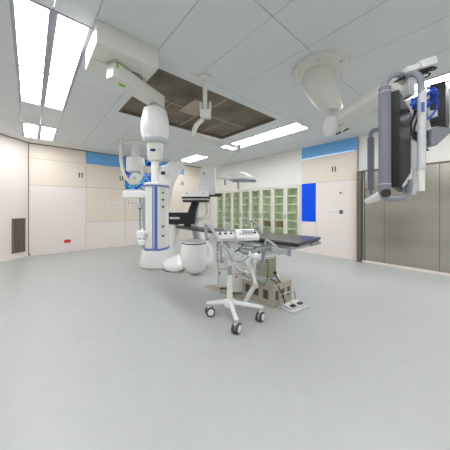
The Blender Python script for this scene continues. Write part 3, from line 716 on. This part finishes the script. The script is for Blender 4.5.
MB(FM).tube([(.01, fd - .02, .02), (.01, fd - .01, .12), (.04, fd, .15), (fw_ - .04, fd, .15), (fw_ - .01, fd - .01, .12), (fw_ - .01, fd - .02, .02)], .009, 8).build('carry_handle', ALU, t)

# ------------------------------------------------------------------ lamp on a ceiling arm
DA = 2.96
ca = CAMF @ Vector((lat(205, DA), DA, 0))
t = thing('examination_lamp', 'small dish lamp on a jointed ivory ceiling arm beside the brown ceiling opening', 'lamp', (ca.x, ca.y, 1.7))
lx = lat(205, DA)
MB(CAMF).loft([(H - .001, lx, DA, .085, .085), (H - .02, lx, DA, .088, .088), (H - .045, lx, DA, .05, .05)], 28).build('ceiling_flange', IVORY, t)
MB(CAMF).cyl((lx, DA, 2.50), .030, H - .04 - 2.50, 16).build('drop_tube', IVORY, t)
jx = lat(205.5, DA)
MB(CAMF).box((jx - .07, DA - .045, 2.44), (jx + .07, DA + .045, 2.54)).box((jx - .075, DA - .035, 2.53), (jx - .05, DA + .035, 2.65)).box((jx + .05, DA - .035, 2.53), (jx + .075, DA + .035, 2.65)).build('fork', IVORY, t, bevel=.008)
MB(CAMF).tube([q(203, 119, DA), q(196, 126, DA + .02), q(193.5, 134, DA + .05)], .045, 12, rr=[.03, .032, .032]).build('elbow', IVORY, t)
MB(CAMF).tube([q(193, 134, 3.02), q(215, 140.5, 3.3), q(239, 147.5, 3.62)], .035, 12, smooth=False, rr=[(.032, .024), (.028, .022), (.024, .02)]).build('long_arm', IVORY, t)
e = q(239, 148, 3.62)
MB(CAMF).cyl((e[0], e[1], e[2] - .06), .03, .10, 14).build('arm_tip', LGREY, t)
MB(CAMF).tube([(e[0], e[1], e[2] - .04), q(233, 156, 3.66), q(222, 163, 3.7), q(217, 169, 3.7), q(216.5, 176, 3.7), q(219, 178.5, 3.7), q(228, 178.5, 3.7)], .011, 8).build('curved_rod', LGREY, t)
lc = q(240, 177, 3.72); d_ = MB(CAMF).loft([(hgt(180.5, 3.7), lc[0] + .01, lc[1], .20, .16), (hgt(179.3, 3.7), lc[0], lc[1], .24, .19), (hgt(177, 3.7), lc[0], lc[1], .23, .18), (hgt(174.2, 3.7), lc[0] - .01, lc[1], .14, .11), (hgt(172.3, 3.7), lc[0] - .02, lc[1], .08, .06)], 36).build('lamp_dish', WHITE, t)
MB(CAMF).loft([(hgt(181.5, 3.7), lc[0] + .03, lc[1], .16, .13), (hgt(180.4, 3.7), lc[0] + .03, lc[1], .19, .15)], 36).build('lamp_lens', mat('lens_blue_grey', (150, 165, 190), .2), d_)
MB(CAMF).cyl((lc[0] - .03, lc[1], hgt(189, 3.7)), .014, .14, 12).build('sterile_handle', mat('handle_olive', (150, 150, 120), .5), d_)
MB(CAMF).box((lc[0] + .18, lc[1] - .03, hgt(181.5, 3.6)), (lc[0] + .26, lc[1] + .03, hgt(179, 3.6))).build('side_bracket', MGREY, d_, bevel=.004)
MB(CAMF).tube([(lc[0] - .28, lc[1], hgt(178.5, 3.7)), (lc[0] - .2, lc[1], hgt(177.5, 3.7))], .018, 10, smooth=False).build('yoke', LGREY, d_)
MB(CAMF).cbox((lat(225, 3.6), 3.7, hgt(182.5, 3.7)), (.03, .03, .09)).build('hand_grip', MGREY, t, bevel=.006)

# ------------------------------------------------------------------ monitor boom
mc = Vector((2.71, 1.325, 0)); ML = CAMF.inverted() @ mc
t = thing('monitor_boom', 'ivory ceiling boom whose long arm carries a grey tubular rack of black monitors', 'ceiling boom', (mc.x, mc.y, 2.2))
MB().loft([(H - .001, mc.x, mc.y, .325, .325), (H - .04, mc.x, mc.y, .325, .325), (H - .055, mc.x, mc.y, .30, .30)], 56).build('ceiling_plate', IVORY, t)
for k in range(6):
    a = k * pi / 3 + .4
    MB().cyl((mc.x + .265 * cos(a), mc.y + .265 * sin(a), H - .062), .014, .012, 12).build('plate_bolt', LGREY, t)
m = MB(CAMF)
def ml(z, dx, dd_, hx, hy): return (z, ML.x + dx, ML.y + dd_, hx, hy)
m.loft([ml(H - .05, -.01, .02, .175, .165), ml(2.79, -.01, .02, .178, .165), ml(2.75, .0, .015, .178, .16), ml(2.62, .06, .0, .16, .14), ml(2.48, .125, -.02, .125, .115), ml(2.44, .14, -.025, .10, .095)], 40, e=2.6)
m.build('neck', IVORY, t)
J = q(333, 126, 2.70)
MB(CAMF).cyl((J[0] + .02, J[1], 2.27), .06, .16, 24).build('elbow_joint', LGREY, t)
# long arm from the joint to the rack
E_ = q(404, 83, 1.62)
am = MB(CAMF).tube([q(331, 125, 2.74), q(343, 119.5, 2.55), q(364, 106, 2.1), E_], .1, 4, smooth=False, rr=[(.12, .11), (.135, .09), (.115, .08), (.085, .07)]).build('arm', IVORY, t, bevel=.025)
v = (Vector(E_) - Vector(q(331, 125, 2.74))).normalized()
aM = CAMF @ Matrix.Translation(q(330, 125.5, 2.72)) @ rot('Z', math.atan2(-.35, -1) )
MB(CAMF @ Matrix.Translation(q(330.3, 126.3, 2.60)) @ rot('Z', radians(-76))).loft([(-.035, 0, 0, .07, .075), (-.025, 0, 0, .105, .11), (.0, 0, 0, .115, .118), (.015, 0, 0, .11, .112)], 32, axis=1).build('end_cap', WHITE, t)
for px_, py_ in ((338.5, 133.2), (346, 129.8)):
    MB(CAMF @ Matrix.Translation(q(px_, py_, 2.40)) @ rot('Y', radians(-28))).cbox((0, 0, 0), (.06, .012, .016)).build('arm_slot', BLACK, am)
MB(CAMF @ Matrix.Translation(q(341, 125, 2.40)) @ rot('Y', radians(-35))).cbox((0, 0, 0), (.06, .006, .008)).build('arm_mark', mat('arm_mark_red', (190, 120, 110), .5), am)

# monitor rack
rp = CAMF @ Vector(q(402, 192, 1.55))

def seg(a, b, r, nm, m_, n=16, sm=False, par=None):
    return MB(CAMF).tube([a, b] if not isinstance(a, list) else a, r, n, smooth=isinstance(a, list)).build(nm, m_, par or t)
DN = 1.45
pb = seg(q(384.7, 194, DN), q(384.7, 88, DN), .034, 'padded_bar', PAD, 24)
MB(CAMF).cyl((lat(384.7, DN), DN, hgt(93, DN)), .0352, .004, 24).build('pad_band', LGREY, pb)
MB(CAMF).cyl((lat(384.7, DN), DN, hgt(184.5, DN)), .0352, .004, 24).build('pad_band', LGREY, pb)
MB(CAMF).tube([q(385, 90, DN), q(385, 84, DN), q(388, 78.5, DN), (q(394, 75, DN + .03)), q(402, 74.5, DN + .06)], .018, 14).build('upper_bend', MGREY, t)
MB(CAMF).tube([q(408, 74.5, DN + .06), q(415, 74, DN), q(420, 78.5, DN - .02), q(421, 86, DN - .02), q(421, 94, DN - .02)], .019, 14).build('upper_bend', MGREY, t)
MB(CAMF).tube([q(421.8, 92, 1.43), q(421.6, 150, 1.43), q(421.2, 168, 1.43)], .022, 16, smooth=False).build('white_bar', LGREY, t)
MB(CAMF).tube([q(421.2, 167, 1.43), q(421, 191, 1.43)], .020, 16, smooth=False).build('white_grip', IVORY, t)
MB(CAMF).cyl((lat(421.2, 1.43), 1.43, hgt(169, 1.43)), .026, .012, 20).build('grip_collar', LGREY, t)
MB(CAMF).cbox(q(423.0, 107, 1.404), (.016, .005, .06)).build('blue_label', BLUE, t)
# far padded bar
DF = 2.35
seg(q(370.8, 190, DF), q(370.8, 138, DF), .031, 'padded_bar', PAD, 20)
MB(CAMF).tube([q(370.8, 140, DF), q(370.8, 134, DF), q(374, 130.5, DF - .02), q(380, 129.5, DF - .05), q(392, 128, 2.15)], .02, 12).build('far_bend', MGREY, t)
# bottom links
MB(CAMF).tube([q(384.5, 192, DN), q(384.5, 197, DN), q(390, 198.5, DN + .04), q(400, 198, DN + .12), q(407, 195, DN + .16), q(409, 187, DN + .16), q(409, 180, DN + .16)], .022, 14).build('lower_bend', MGREY, t)
MB(CAMF).tube([q(384, 193, DN + .02), q(374, 198.5, DF - .5), q(368, 201, DF - .2)], .03, 12, smooth=False).build('lower_link', WHITE, t)
MB(CAMF @ Matrix.Translation((lat(382.5, DN), DN - .04, hgt(193.5, DN)))).cyl((0, 0, 0), .026, .02, 24, axis=1).build('hinge_disc', RUBBER, t)
MB(CAMF).tube([(lat(370.8, DF), DF, hgt(190, DF) + .01), (lat(370.8, DF), DF, hgt(196, DF)), q(370, 200, DF - .25)], .02, 10).build('far_foot', MGREY, t)
# monitors, edge on: plan goes away from the camera
def edge_monitor(name, px0, px1, d0, d1, z0, z1, th, back, label):
    # screen plane runs from (px0,d0) to (px1,d1) in plan; back side bulges to the right
    a = Vector((lat(px0, d0), d0, 0)); b = Vector((lat(px1, d1), d1, 0)); u = (b - a).normalized(); n_ = Vector((u.y, -u.x, 0))
    if n_.x < 0: n_ = -n_
    M_ = CAMF @ Matrix(((u.x, n_.x, 0, a.x), (u.y, n_.y, 0, a.y), (0, 0, 1, 0), (0, 0, 0, 1)))
    L_ = (b - a).length
    o = MB(M_).box((0, 0, z0), (L_, th, z1)).build(name, BLACK, t, bevel=.006)
    h_ = z1 - z0
    m = MB(M_)
    m.rings([[(.02, th, z0 + .01), (L_ - .02, th, z0 + .01), (L_ - .02, th, z1 - .01), (.02, th, z1 - .01)],
             [(.12, th + back, z0 + h_ * .17), (L_ - .1, th + back, z0 + h_ * .17), (L_ - .1, th + back, z1 - h_ * .17), (.12, th + back, z1 - h_ * .17)]])
    m.build('monitor_back', BLACK, o, bevel=.006)
    MB(M_).box((.02, -.002, z0 + .02), (L_ - .02, .002, z1 - .02)).build('screen', mat('dark_screen', (14, 15, 18), .12), o)
    for k in range(0):
        MB(M_).box((-.002, th * .4, z0 + h_ * .3 + k * .02), (.003, th * .6, z0 + h_ * .3 + k * .02 + .006)).build('monitor_button', MGREY, o)
    return M_, o
edge_monitor('monitor', 390.5, 398, 1.50, 1.98, 1.395, 2.03, .047, .05, '')
edge_monitor('monitor', 430, 433, 1.72, 2.05, 1.90, 2.20, .085, .02, '')
# white bracket column between monitors and tray
MB(CAMF).box((lat(409, 1.62), 1.60, 1.35), (lat(415, 1.62), 1.68, 1.93)).build('centre_post', LGREY, t, bevel=.006)
MB(CAMF).prism([(lat(401, 1.62), hgt(188, 1.62)), (lat(416, 1.62), hgt(173, 1.62)), (lat(416, 1.62), hgt(167, 1.62)), (lat(408, 1.62), hgt(170, 1.62)), (lat(400, 1.62), hgt(183, 1.62))], 1.60, 1.66, axis=1).build('lower_bracket', WHITE, t, bevel=.006)
MB(CAMF).box((lat(424, 1.55), 1.52, hgt(118, 1.55)), (lat(434, 1.55), 1.56, hgt(112, 1.55))).build('cable_clip', LGREY, t, bevel=.004)
MB(CAMF).prism([(lat(425, 1.6), hgt(131, 1.6)), (lat(430, 1.6), hgt(128, 1.6)), (lat(444, 1.6), hgt(130, 1.6)), (lat(447.5, 1.6), hgt(129, 1.6)), (lat(446.5, 1.6), hgt(133.5, 1.6)), (lat(431, 1.6), hgt(147, 1.6)), (lat(425, 1.6), hgt(147.5, 1.6))], 1.55, 1.66, axis=1).build('grab_rest', MGREY, t, bevel=.014)
MB(CAMF).box((lat(414, 1.6), 1.58, hgt(139, 1.6)), (lat(427, 1.6), 1.66, hgt(132, 1.6))).build('rest_bracket', RUBBER, t, bevel=.004)
# head on top
hm = CAMF @ Matrix.Translation(q(409, 76, 1.60)) @ rot('Y', radians(-17))
MB(hm).box((-.08, -.04, -.008), (.15, .07, .006)).build('head_plate', RUBBER, t, bevel=.003)
MB(hm).box((-.06, -.07, .006), (.03, .08, .045)).build('head_block', WHITE, t, bevel=.006)
MB(hm).box((.04, -.07, .006), (.155, .07, .06)).build('junction_box', WHITE, t, bevel=.006)
MB(CAMF).box((lat(404, 1.62), 1.58, hgt(98, 1.62)), (lat(411, 1.62), 1.66, hgt(76, 1.62))).build('drop_post', LGREY, t, bevel=.01)
MB(CAMF).tube([q(428, 71, 1.6), q(434, 69.5, 1.6), q(436, 67.5, 1.6), q(431, 68, 1.6)], .006, 8).build('wire', RUBBER, t)
MB(CAMF).tube([q(420, 78, 1.6), q(427, 77, 1.6), q(430, 73.5, 1.6), q(426, 73, 1.6)], .005, 8).build('wire', RUBBER, t)
MB(CAMF).tube([q(412, 98, 1.6), q(415, 112, 1.58), q(411, 124, 1.56), q(413, 136, 1.58), q(418, 141, 1.6)], .007, 8).build('wire', RUBBER, t)
MB(CAMF).tube([q(414, 100, 1.6), q(418, 115, 1.6), q(414, 130, 1.6), q(420, 146, 1.6), q(428, 150, 1.62)], .007, 8).build('wire', RUBBER, t)
# blue cable coil
t = thing('cable_coil', 'bright blue network cable coiled over the monitor rack', 'cable', CAMF @ Vector(q(430, 112, 1.52)))
m = MB(CAMF)
random.seed(3)
for k in range(9):
    ox, oy = random.uniform(-1.6, 1.6), random.uniform(-3, 3); dd_ = 1.47 + random.uniform(-.02, .03)
    m.tube([q(412 + ox, 104 + oy * .6, dd_), q(418 + ox, 99 + oy, dd_ - .01), q(427 + ox, 93 + oy, dd_), q(434 + ox, 90 + oy * .7, dd_), q(437 + ox * .6, 94 + oy, dd_ + .02), q(433 + ox, 100 + oy, dd_ + .05), q(424 + ox, 106 + oy, dd_ + .06), q(414 + ox, 107 + oy * .6, dd_ + .03)], .0065, 6)
m.build('coil_loops', CABLE, t)
MB(CAMF).tube([q(436, 96, 1.5), q(437.5, 106, 1.5), q(433, 114, 1.5), q(427, 119, 1.5), q(420, 117, 1.5)], .006, 6).build('loose_end', CABLE, t)

# small ceiling sensor
sp = onz(67.5, 146, H)
tag(MB().loft([(H - .006, sp.x, sp.y, .05, .05), (H - .03, sp.x, sp.y, .04, .04)], 20).build('ceiling_sensor', WHITE), 'small round white sensor on the ceiling border near the left corner', 'sensor')

# ------------------------------------------------------------------ world, camera, view
w = bpy.data.worlds.new('world'); SC.world = w; w.use_nodes = True
w.node_tree.nodes['Background'].inputs[0].default_value = (1, 1, 1, 1); w.node_tree.nodes['Background'].inputs[1].default_value = .3
cd = bpy.data.cameras.new('camera'); co = bpy.data.objects.new('camera', cd); COL.objects.link(co)
cd.sensor_width = 36; cd.lens = F * 36 / 450; cd.shift_y = -(225 - HY) / 450; cd.clip_start = .05
co.location = (0, 0, EYE); co.rotation_euler = (pi / 2, 0, YAW - pi / 2)
SC.camera = co
SC.view_settings.view_transform = 'Standard'; SC.view_settings.look = 'None'
SC.view_settings.exposure = .88; SC.view_settings.gamma = 1
SC.cycles.max_bounces = 10; SC.cycles.diffuse_bounces = 8; SC.cycles.transparent_max_bounces = 16
